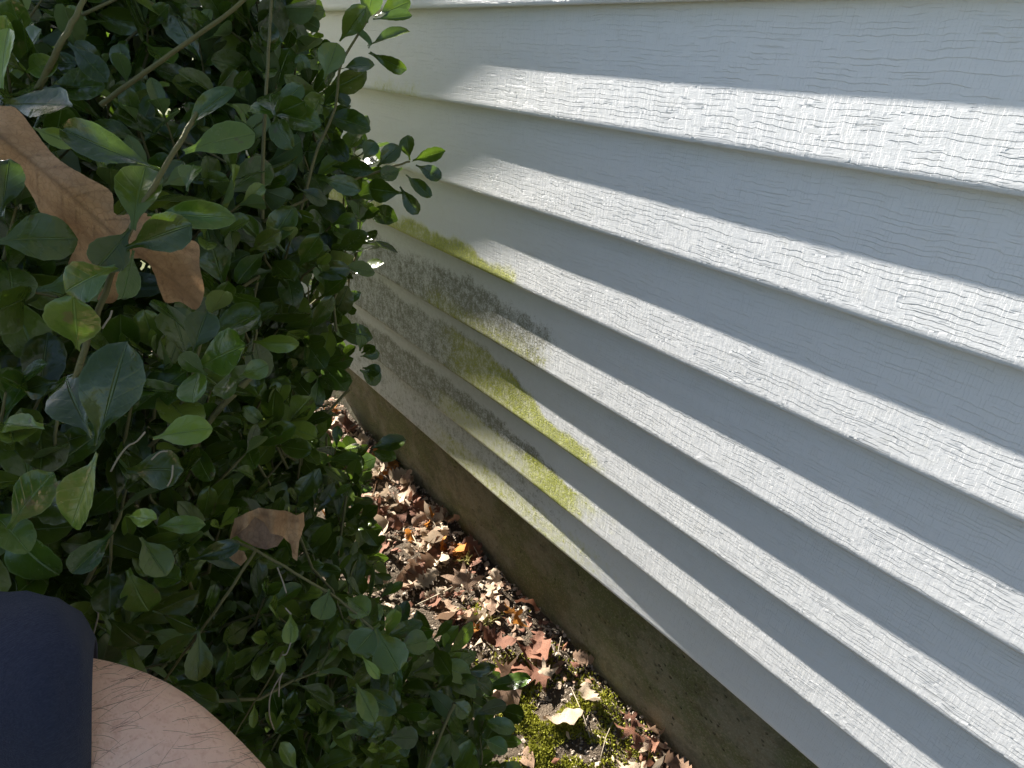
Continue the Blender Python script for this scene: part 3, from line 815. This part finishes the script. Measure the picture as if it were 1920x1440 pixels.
cu_low = [(424,1040),(440,1030),(458,1034),(464,1048),(452,1061),(436,1052)]
def map_cu(dd, k):
    return lambda x, y: P(x, y, dd+k*((x-500)/70)**2+.05*math.sin(x*.12))
o = dry_sheet('dry_leaf', cu_out, [(3, [(440,1005),(480,960),(530,975),(565,975)]), (2, [(530,975),(552,1040)])], map_cu(3.48, .22), M['bigleaf'], 6, .6, 7)
tag(o, 'curled brown dead leaf with torn edge resting on the shrub twigs', 'dead leaf')
b2 = keep(dry_sheet('curled_underside', cu_in, [(3, [(455,1005),(520,1012)])], map_cu(3.62, .02), M['brown'], 3, .6), o); b2.matrix_parent_inverse = Matrix()
b3 = keep(dry_sheet('curled_tip', cu_low, [(3, [(430,1045),(458,1045)])], map_cu(3.55, .05), M['bigleaf'], 3, .6), o); b3.matrix_parent_inverse = Matrix()
# pale dead tendrils hanging in the foliage
TW = [([(624,1224),(0,0)], 0)]
for pts_ in ([(535,1140,3.6),(546,1152,3.6)], [(545,1205,3.6),(538,1225,3.6),(530,1228,3.6)], [(530,1262,3.65),(508,1300,3.65),(505,1340,3.65),(514,1368,3.7)], [(528,1265,3.65),(524,1280,3.65),(523,1306,3.65)],
             [(210,582,2.9),(206,595,2.9),(200,603,2.9),(192,616,2.9)], [(272,810,3.0),(256,828,3.0),(240,836,3.0),(222,858,3.0),(208,884,3.0)],
             [(314,846,3.1),(300,848,3.1),(284,862,3.1)], [(324,872,3.1),(322,895,3.1),(314,912,3.1)], [(180,1145,3.45),(184,1155,3.45),(172,1200,3.45)],
             [(520,1064,3.7),(530,1090,3.7),(537,1112,3.7)]):
    q = spline(pts_, 10)
    o = link('dead_tendril', mesh('dead_tendril', *tube([P(*a) for a in q], [.00055]*10, 5)), M['twig'])
    near = ('beside the curled dead leaf' if abs(pts_[0][0]-500) < 60 and pts_[0][1] < 1100 else 'below the curled dead leaf' if pts_[0][0] > 400 else
            'just under the large dead leaf' if pts_[0][1] < 700 else 'above the navy sleeve' if pts_[0][1] > 1100 else 'over the broad leaves above the sleeve')
    tag(o, ('%s pale dead tendril hanging ' % ('short' if len(pts_) < 3 else 'long bent' if len(pts_) > 4 else 'curved'))+near, 'tendril', 'pale tendrils in the shrub')

# ------------------------------------------------------------------ leaf litter along the footing
def maple_outline():
    out = []
    tips = [(-2.35, .55), (-1.25, .85), (-.62, .62), (0, 1.0), (.62, .62), (1.25, .85), (2.35, .55)]
    ang = []
    for i, (a, r) in enumerate(tips):
        ang.append((a-.13, r*.72)); ang.append((a, r)); ang.append((a+.13, r*.70))
        if i < len(tips)-1: ang.append(((a+tips[i+1][0])/2, .33+.05*random.random()))
    ang.append((math.pi-.05, .08)); 
    return [(math.cos(a)*r*50, math.sin(a)*r*50) for a, r in ang], [(4, [(0, 0), (math.cos(a)*r*48, math.sin(a)*r*48)]) for a, r in tips]
def oak_outline():
    L = []; R_ = []
    for i in range(13):
        t = i/12; wv = (10+17*math.sin(math.pi*t)**.8)*(1.15 if i % 2 else .62)
        L.append((t*100-50, wv)); R_.append((t*100-50, -wv))
    return L+R_[::-1], [(3, [(-50, 0), (48, 0)])]+side_ribs((-50, 0), (48, 0), 6, 22, .8, 2)
def oval_outline():
    L = []; R_ = []
    for i in range(1, 12):
        t = i/12; wv = 27*math.sin(math.pi*t**.85)
        L.append((t*100-50, wv)); R_.append((t*100-50, -wv))
    return [(-50, 0)]+L+[(50, 0)]+R_[::-1], [(3, [(-50, 0), (48, 0)])]+side_ribs((-50, 0), (48, 0), 7, 26, .9, 1.6)
def litter_mesh(kind, curl, seed):
    random.seed(seed)
    out, rb = (maple_outline, oak_outline, oval_outline)[kind]()
    p1, p2, p3 = random.uniform(0, 6), random.uniform(0, 6), random.uniform(-.6, .6)
    def mp(x, y):
        u = (x*math.cos(p3)+y*math.sin(p3))/50; v_ = (-x*math.sin(p3)+y*math.cos(p3))/50
        z = curl*(u*u*.9+.35*v_*v_)+.16*math.sin(u*4+p1)*math.sin(v_*4+p2)+.08*math.sin(u*9+p2+v_*5)
        k = 1-.28*abs(curl)*u*u
        return Vector((x/50*k, y/50, z))
    o = dry_sheet('fallen_leaf', out, rb, mp, None, 2, .8)
    me = o.data; bpy.data.objects.remove(o); return me
LM = {(k, i): litter_mesh(k, c, 100+k*10+i) for k in range(3) for i, c in enumerate((.12, .45, -.35, .8))}
random.seed(21)
MATCOPY = {}
def litter(x, y, size, mname, kind, var, rot, tilt, lift=.006, label=None, group='fallen leaves along the footing', world=None):
    key = (kind, var, mname)
    if key not in MATCOPY:
        me = LM[(kind, var)].copy(); me.materials.clear(); me.materials.append(M[mname]); MATCOPY[key] = me
    p = world if world is not None else ground_at(x, y)
    o = bpy.data.objects.new('fallen_leaf', MATCOPY[key]); col.objects.link(o)
    o.location = p+Vector((0, 0, lift+size*.10)); o.scale = (size, size, size)
    o.rotation_euler = (tilt[0], tilt[1], rot)
    shp = ('lobed', 'wavy-edged', 'oval')[kind]
    g_ = (D+.22)-p.x/S
    px_, py_, _ = project(p)
    where = ('touching the concrete footing' if g_ < .45 else 'at the edge of the moss' if 900 < px_ < 1220 and 1230 < py_ < 1480 else
             'under the shrub edge' if g_ > 1.7 else 'behind the shrub twigs by the far footing' if p.y/S > 9 else 'on the bare soil strip')
    how = ('lying flat', 'cupped', 'arched', 'tightly curled')[var]
    names = {'tan': 'pale tan dry leaf', 'brown': 'brown dry leaf', 'red': 'russet dry leaf', 'orange': 'bright orange dry leaf'}
    tag(o, label or '%s %s %s %s' % (shp, names[mname], how, where), 'fallen leaf', group)
    return o
H = math.radians
litter(962,1178,.046,'orange',0,1,.4,(.6,.6),.034,'bright orange curled leaf standing up against the concrete footing')
litter(928,1215,.046,'red',1,1,2.2,(.35,-.35),.022,'russet brown leaf folded under the bright orange curled leaf')
litter(992,1150,.038,'red',2,2,1.9,(1.15,.2),.034,'russet leaf standing on edge against the concrete footing')
litter(868,1108,.062,'brown',0,0,.9,(.1,-.15),.020,'broad pinkish brown lobed leaf with radiating veins on the soil')
litter(1060,1360,.036,'tan',2,0,2.6,(.35,.2),.022,'large pale tan leaf lying across the bright green moss')
litter(1105,1320,.034,'tan',1,1,1.2,(.3,.5),.016,'crumpled pale tan leaf between moss and footing')
litter(960,1265,.044,'red',1,2,2.5,(.2,.1),.012)
litter(1010,1235,.046,'red',2,3,2.4,(.2,.3),.014)
litter(1180,1360,.034,'red',0,1,.3,(.2,.5),.012)
random.seed(33)
cnt = 0
LIT = []
while cnt < 185:
    b = random.uniform(2.0, 14.5); g = abs(random.gauss(.0, 1.0))*.95+.10
    if g > 2.6: continue
    a = D+.22-g
    p = G(a, b, ground_c(a, b))
    x, y, z = project(p)
    if not (500 < x < 1330 and 700 < y < 1475): continue
    if any((x-q_[0])**2+(y-q_[1])**2 < 46**2 for q_ in ((960, 1185), (928, 1215), (868, 1108), (985, 1150), (1060, 1360))): continue
    moss_here = (940 < x < 1180 and 1290 < y < 1440)
    if moss_here and random.random() < .95: continue
    if b > 4.8 and g < .25 and random.random() < .7: continue
    mname = random.choices(('tan', 'brown', 'red', 'orange'), (.48, .27, .19, .06))[0]
    litter(0, 0, random.uniform(.018, .050)*(1.0 if b < 9 else 1.1), mname, random.choice((0, 0, 1, 1, 2)), random.choice((0, 1, 1, 2, 3, 3)), random.uniform(0, 6.3),
           (random.gauss(0, .45), random.gauss(0, .45)), random.uniform(.001, .016), world=p)
    cnt += 1
# crumbs of soil, bark and shredded leaf too many to count
def crumbs():
    V = []; Fc = []
    ico = bmesh.new(); bmesh.ops.create_icosphere(ico, subdivisions=1, radius=1)
    iv = np.array([v_.co[:] for v_ in ico.verts]); jf = [tuple(q.index for q in f.verts) for f in ico.faces]; ico.free()
    for i in range(9000):
        b = random.uniform(-1, 16); a = D+.2-abs(random.gauss(0, 1.6))
        sz = random.uniform(.0008, .0032)*(2.2 if random.random() < .06 else 1)
        p = G(a, b, ground_c(a, b)); 
        p.z += .016*mnoise.noise((p.x*7, p.y*7, 0))+.010*mnoise.noise((p.x*26, p.y*26, 3))
        m = Matrix.Rotation(random.uniform(0, 6), 3, rv().normalized())
        sc = np.array((sz*random.uniform(.8, 1.7), sz, sz*random.uniform(.4, .9)))
        vv = (iv*(1+rng.normal(0, .3, iv.shape))*sc) @ np.array(m).T+np.array(p)
        o = len(V); V += vv.tolist(); Fc += [tuple(k+o for k in q) for q in jf]
    tag(link('soil_crumbs', mesh('soil_crumbs', V, Fc, False), M['crumb']), 'crumbs of dry soil and shredded leaf on the bed', 'soil crumbs', kind='stuff')
crumbs()
# shredded leaf bits between the whole leaves
def shreds():
    for mname, n in (('tan', 420), ('brown', 420), ('red', 320)):
        V = []; Fc = []
        for i in range(n):
            b = random.uniform(1.5, 15); a = D+.16-abs(random.gauss(0, 1.2)); p = G(a, b, ground_c(a, b)); sz = random.uniform(.003, .010)
            x, y, z = project(p)
            if 930 < x < 1190 and 1290 < y and random.random() < .92: continue
            p.z += .012*mnoise.noise((p.x*7, p.y*7, 0))+random.uniform(.002, .014)
            m = Matrix.Rotation(random.uniform(0, 6.3), 3, 'Z') @ Matrix.Rotation(random.gauss(0, .7), 3, 'X')
            o = len(V); k = random.choice((4, 5, 6))
            V.append(p+m @ Vector((0, 0, sz*.3)))
            for j in range(k):
                th = 6.283*j/k+random.uniform(-.3, .3); r = sz*random.uniform(.5, 1.2)
                V.append(p+m @ Vector((r*math.cos(th)*1.3, r*math.sin(th)*.8, random.uniform(-.3, .3)*sz)))
            Fc += [(o, o+1+j, o+1+(j+1) % k) for j in range(k)]
        tag(link('leaf_shreds', mesh('leaf_shreds', V, Fc), M[mname]), {'tan': 'pale tan', 'brown': 'brown', 'red': 'russet'}[mname]+' shreds of broken leaf scattered over the soil strip', 'leaf shreds', kind='stuff')
shreds()
# moss cushion
def moss():
    V = []; Fc = []
    for i in range(15000):
        x = random.gauss(1035, 80); y = random.gauss(1385, 62)
        if random.random() < .12: x = random.gauss(985, 25); y = random.gauss(1255, 18)
        if random.random() < .05: x = random.gauss(905, 16); y = random.gauss(1170, 18)
        if not (930 < x+ (1440-y)*.35 < 1290 or y < 1290): continue
        dens = mnoise.noise((x*.018, y*.018, 1))
        if dens < -.16+.10*random.random(): continue
        p = ground_at(x, y)
        if p.x > (D+.15)*S: continue
        p.z += .016*mnoise.noise((p.x*7, p.y*7, 0))+.010*mnoise.noise((p.x*26, p.y*26, 3))+.010*max(0, dens)-.001
        hgt = random.uniform(.003, .009)*(1.2+dens); wd = random.uniform(.0007, .0014)
        d = Vector((random.gauss(0, .6), random.gauss(0, .6), 1)).normalized(); s = d.orthogonal().normalized()
        s = Matrix.Rotation(random.uniform(0, 6), 3, d) @ s
        o = len(V)
        V += [p-s*wd, p+s*wd, p+d*hgt*.6+s*wd*1.3, p+d*hgt, p+d*hgt*.6-s*wd*1.3]
        Fc += [(o, o+1, o+2, o+4), (o+4, o+2, o+3)]
    tag(link('moss', mesh('moss', V, Fc, False), M['moss']), 'bright yellow green moss cushion on the soil beside the footing', 'moss', kind='stuff')
moss()
# grass tufts and thin stalks by the footing
def tuft(x, y, n, hgt, spread, label):
    p = ground_at(x, y); parts = []
    for i in range(n):
        d = Vector((random.gauss(-.3, spread), random.gauss(0, spread), 1)).normalized()
        L = hgt*random.uniform(.5, 1.1); b0 = p+Vector((random.gauss(0, .006), random.gauss(0, .006), 0))
        b1 = b0+d*L*.6; b2_ = b0+d*L+Vector((d.x, d.y, -.5))*L*.25
        parts.append(tube([b0, b1, b2_], [.0008, .0007, .0002], 4, False))
    tag(link('grass_tuft', mesh('grass_tuft', *join(parts)), M['grass']), label, 'grass')
tuft(915, 1170, 34, .034, .8, 'small yellow green grass tuft beside the bright orange leaf')
tuft(878, 1055, 16, .040, .6, 'sparse dry grass tuft at the foot of the footing above the lobed leaf')
for i, (a, b_, r) in enumerate([((780,1140),(880,1095),1.6),((905,1060),(880,1010),1.1),((770,1000),(790,1045),1.2),((1000,1175),(1048,1195),1.1),((1125,1430),(1150,1360),1.0),((1110,1400),(1070,1300),1.0),((830,1020),(800,965),1.0),((1045,1245),(1052,1205),1.0)]):
    p, q = ground_at(*a)+Vector((0, 0, .008)), ground_at(*b_)+Vector((0, 0, .02))
    o = link('dry_twig', mesh('dry_twig', *tube([p, p.lerp(q, .5)+rv()*.003, q], [r*.0011, r*.001, r*.0005], 6)), M['twig'])
    tag(o, 'thin dry twig lying on the litter along the footing', 'twig', 'dry twigs on the litter')

# ------------------------------------------------------------------ the person at the edge of the picture
def skin_body(name, nodes, edges, mat, parent, root=0, sub=2):
    me = bpy.data.meshes.new(name); me.from_pydata([tuple(n_[0]) for n_ in nodes], edges, []); me.update()
    o = link(name, me, mat)
    md = o.modifiers.new('skin', 'SKIN'); md.use_smooth_shade = True
    for i, n_ in enumerate(nodes):
        r = n_[1] if isinstance(n_[1], tuple) else (n_[1], n_[1])
        me.skin_vertices[0].data[i].radius = r
        me.skin_vertices[0].data[i].use_root = (i == root)
    ss = o.modifiers.new('sub', 'SUBSURF'); ss.levels = sub; ss.render_levels = sub
    return o
AD = 3.0
A_ = [P(-520, 1330, AD), P(-300, 1345, AD), P(-60, 1368, AD), P(130, 1385, AD), P(245, 1428, AD), P(390, 1550, AD-.05), P(560, 1720, AD-.1), P(700, 1860, AD-.15)]
sh = A_[0]
neck = sh+Vector((-.15, -.16, .05)); chest = sh+Vector((-.16, -.17, -.12)); belly = chest+Vector((0, -.06, -.16)); hip = belly+Vector((0, -.06, -.14))
head = neck+Vector((.01, .05, .13))
person = empty('person', (hip.x, hip.y, 0))
tag(person, 'person in dark navy clothing with a bare hairy limb bent in front of the shrub', 'person')
rs = chest+Vector((-.19, .03, .08)); re = rs+Vector((-.05, .16, -.20)); rw = re+Vector((.06, .20, .02))
lk = hip+Vector((.14, .34, .10)); rk = hip+Vector((-.16, .34, .10)); lf = Vector((lk.x+.01, lk.y-.10, .06)); rf = Vector((rk.x-.01, rk.y-.10, .06))
gz = lambda p: EYE+ground_c(p.x/S, p.y/S)*S
lf.z = gz(lf)+.07; rf.z = gz(rf)+.07
wr = A_[-1]; fdir = (A_[-1]-A_[-2]).normalized()
nodes = [(hip, (.13, .11)), (belly, (.13, .10)), (chest, (.14, .10)), (neck, .055), (head-Vector((0, 0, .03)), (.070, .080)), (head+Vector((0, .005, .06)), (.068, .082))]
edges = [(0, 1), (1, 2), (2, 3), (3, 4), (4, 5)]
rad = [.062, .056, .052, .0505, .050, .045, .037, .027]
prev = 2
for p, r in zip(A_, rad):
    nodes.append((p, r)); edges.append((prev, len(nodes)-1)); prev = len(nodes)-1
palm = wr+fdir*.055; nodes.append((palm, (.036, .016))); edges.append((prev, len(nodes)-1)); pi_ = len(nodes)-1
def fingers(pi_, palm, fd, sidev):
    for k, L in enumerate((.072, .080, .075, .058)):
        q = palm+fd*.035+sidev*(.027-.018*k)
        up_ = fd.cross(sidev)
        a = len(nodes); nodes.append((q, .0095)); edges.append((pi_, a))
        nodes.append((q+fd*L*.5-up_*.008, .0085)); edges.append((a, a+1))
        nodes.append((q+fd*L*.85-up_*.028, .0075)); edges.append((a+1, a+2))
    a = len(nodes); nodes.append((palm+sidev*.038-fd*.005, .011)); edges.append((pi_, a))
    nodes.append((palm+sidev*.062+fd*.025, .0095)); edges.append((a, a+1)); nodes.append((palm+sidev*.068+fd*.050, .008)); edges.append((a+1, a+2))
fingers(pi_, palm, fdir, fdir.cross(Vector((0, 0, 1))).normalized())
for chain in ([(rs, .058), (re, .044), (rw, .029)],):
    prev = 2
    for p, r in chain: nodes.append((p, r)); edges.append((prev, len(nodes)-1)); prev = len(nodes)-1
    fd2 = (rw-re).normalized(); nodes.append((rw+fd2*.055, (.036, .016))); edges.append((prev, len(nodes)-1))
    fingers(len(nodes)-1, rw+fd2*.055, fd2, -fd2.cross(Vector((0, 0, 1))).normalized())
for kn, ft in ((lk, lf), (rk, rf)):
    a = len(nodes); nodes.append((hip+(kn-hip)*.35+Vector((0, 0, .02)), .082)); edges.append((0, a)); nodes.append((kn, .062)); edges.append((a, a+1))
    nodes.append((kn.lerp(ft, .45)+Vector((0, -.03, 0)), .055)); edges.append((a+1, a+2)); nodes.append((ft, .036)); edges.append((a+2, a+3))
    nodes.append((ft+Vector((0, .13, -.035)), (.042, .030))); edges.append((a+3, a+4))
body = keep(skin_body('body', nodes, edges, M['skin'], person), person)
# shirt over trunk and upper arms, shorts over hips and thighs
cn = [(hip+Vector((0, 0, .03)), (.155, .135)), (belly, (.155, .125)), (chest, (.165, .125)), (neck-Vector((0, 0, .02)), .075), (A_[0], .082), (A_[0].lerp(A_[1], .6), .078), (rs, .078), (rs.lerp(re, .6), .064)]
keep(skin_body('shirt', cn, [(0, 1), (1, 2), (2, 3), (2, 4), (4, 5), (2, 6), (6, 7)], M['cloth'], person), person)
sn = [(hip, (.160, .140))]; se = []
for kn in (lk, rk):
    a = len(sn); sn.append((hip+(kn-hip)*.4+Vector((0, 0, .02)), .10)); se.append((0, a)); sn.append((hip+(kn-hip)*.72, .092)); se.append((a, a+1))
keep(skin_body('shorts', sn, se, M['cloth'], person), person)
for ft in (lf, rf):
    v, f = box((-.048, -.09, -.045), (.048, .19, .03)); bm = bmesh.new(); me = mesh('shoe', v, f); bm.from_mesh(me)
    bmesh.ops.bevel(bm, geom=bm.edges[:], offset=.022, segments=3, affect='EDGES'); bm.to_mesh(me); bm.free(); me.shade_smooth()
    o = link('shoe', me, M['cloth']); o.location = (ft.x, ft.y, gz(ft)+.055); keep(o, person)
# hair cap, nose and ears
hc = head+Vector((0, -.012, .05)); bm = bmesh.new(); bmesh.ops.create_icosphere(bm, subdivisions=3, radius=.098)
for v_ in bm.verts:
    v_.co = v_.co*(1+.04*mnoise.noise(v_.co*40)); 
    if v_.co.y > .03 and v_.co.z < .03: v_.co *= .8
    v_.co += hc
me = bpy.data.meshes.new('hair'); bm.to_mesh(me); bm.free(); me.shade_smooth(); keep(link('hair', me, M['hair']), person)
# the sleeve that shows: a loose tube that ends in a hem
def sleeve():
    n = 48; V = []; Fc = []
    prof = [(-620, 250), (-420, 262), (-250, 262), (-100, 256), (0, 254), (50, 254), (85, 252), (110, 245), (128, 234), (144, 218), (156, 202), (165, 186), (170, 178), (172, 174), (169, 171), (160, 172), (130, 178), (60, 190)]
    for i, (x, r) in enumerate(prof):
        cyv = 1362+ (x+100)*.03
        for k in range(n):
            th = 2*math.pi*k/n
            wob = 1+.016*math.sin(3*th+x*.02)+.010*math.sin(7*th+x*.05)+.012*math.sin(x*.06+2.5*math.sin(th))-.014*math.exp(-((x-128)/9)**2)
            hem = 9*math.cos(th) if i > 8 else 0
            V.append(P(x+hem+(4*math.sin(2*th) if i > 8 else 0), cyv-r*wob*math.cos(th), AD+r*wob*math.sin(th)/F_PX*AD*.80))
    m_ = len(prof)
    for i in range(m_-1):
        for k in range(n): Fc.append((i*n+k, i*n+(k+1) % n, (i+1)*n+(k+1) % n, (i+1)*n+k))
    keep(link('sleeve', mesh('sleeve', V, Fc), M['cloth']), person)
sleeve()
# hairs on the bare arm
def arm_hair():
    parts = []
    axis_pts = [A_[3], A_[4], A_[5], A_[6]]; rr = [.0505, .050, .045, .037]
    for i in range(850):
        t = random.uniform(-.2, 2.6); k = max(0, min(2, int(t))); u = t-k
        c = axis_pts[k].lerp(axis_pts[k+1], u); r = rr[k]*(1-u)+rr[k+1]*u
        ax = (axis_pts[k+1]-axis_pts[k]).normalized()
        d = rv(); d = (d-ax*d.dot(ax)).normalized()
        if d.dot(-FWD) < -.1: continue
        p = c+d*r*.955
        L = random.uniform(.010, .024); side = ax.cross(d)
        dr = (ax*random.gauss(.75, .28)+side*random.gauss(-.5, .25)+d*.22).normalized()
        cv = random.gauss(0, .0045); q1 = p+dr*L*.35+d*.0014+side*cv*.25; q2 = p+dr*L*.7+side*cv*.75+d*.0018; q3 = p+dr*L+side*cv*1.5+d*.0008
        parts.append(tube([Vector(z_) for z_ in spline([p, q1, q2, q3], 7)], [.00008]*5+[.00005, .00002], 3, False))
    keep(tag(link('arm_hair', mesh('arm_hair', *join(parts)), M['hair']), kind='stuff'), person)
arm_hair()
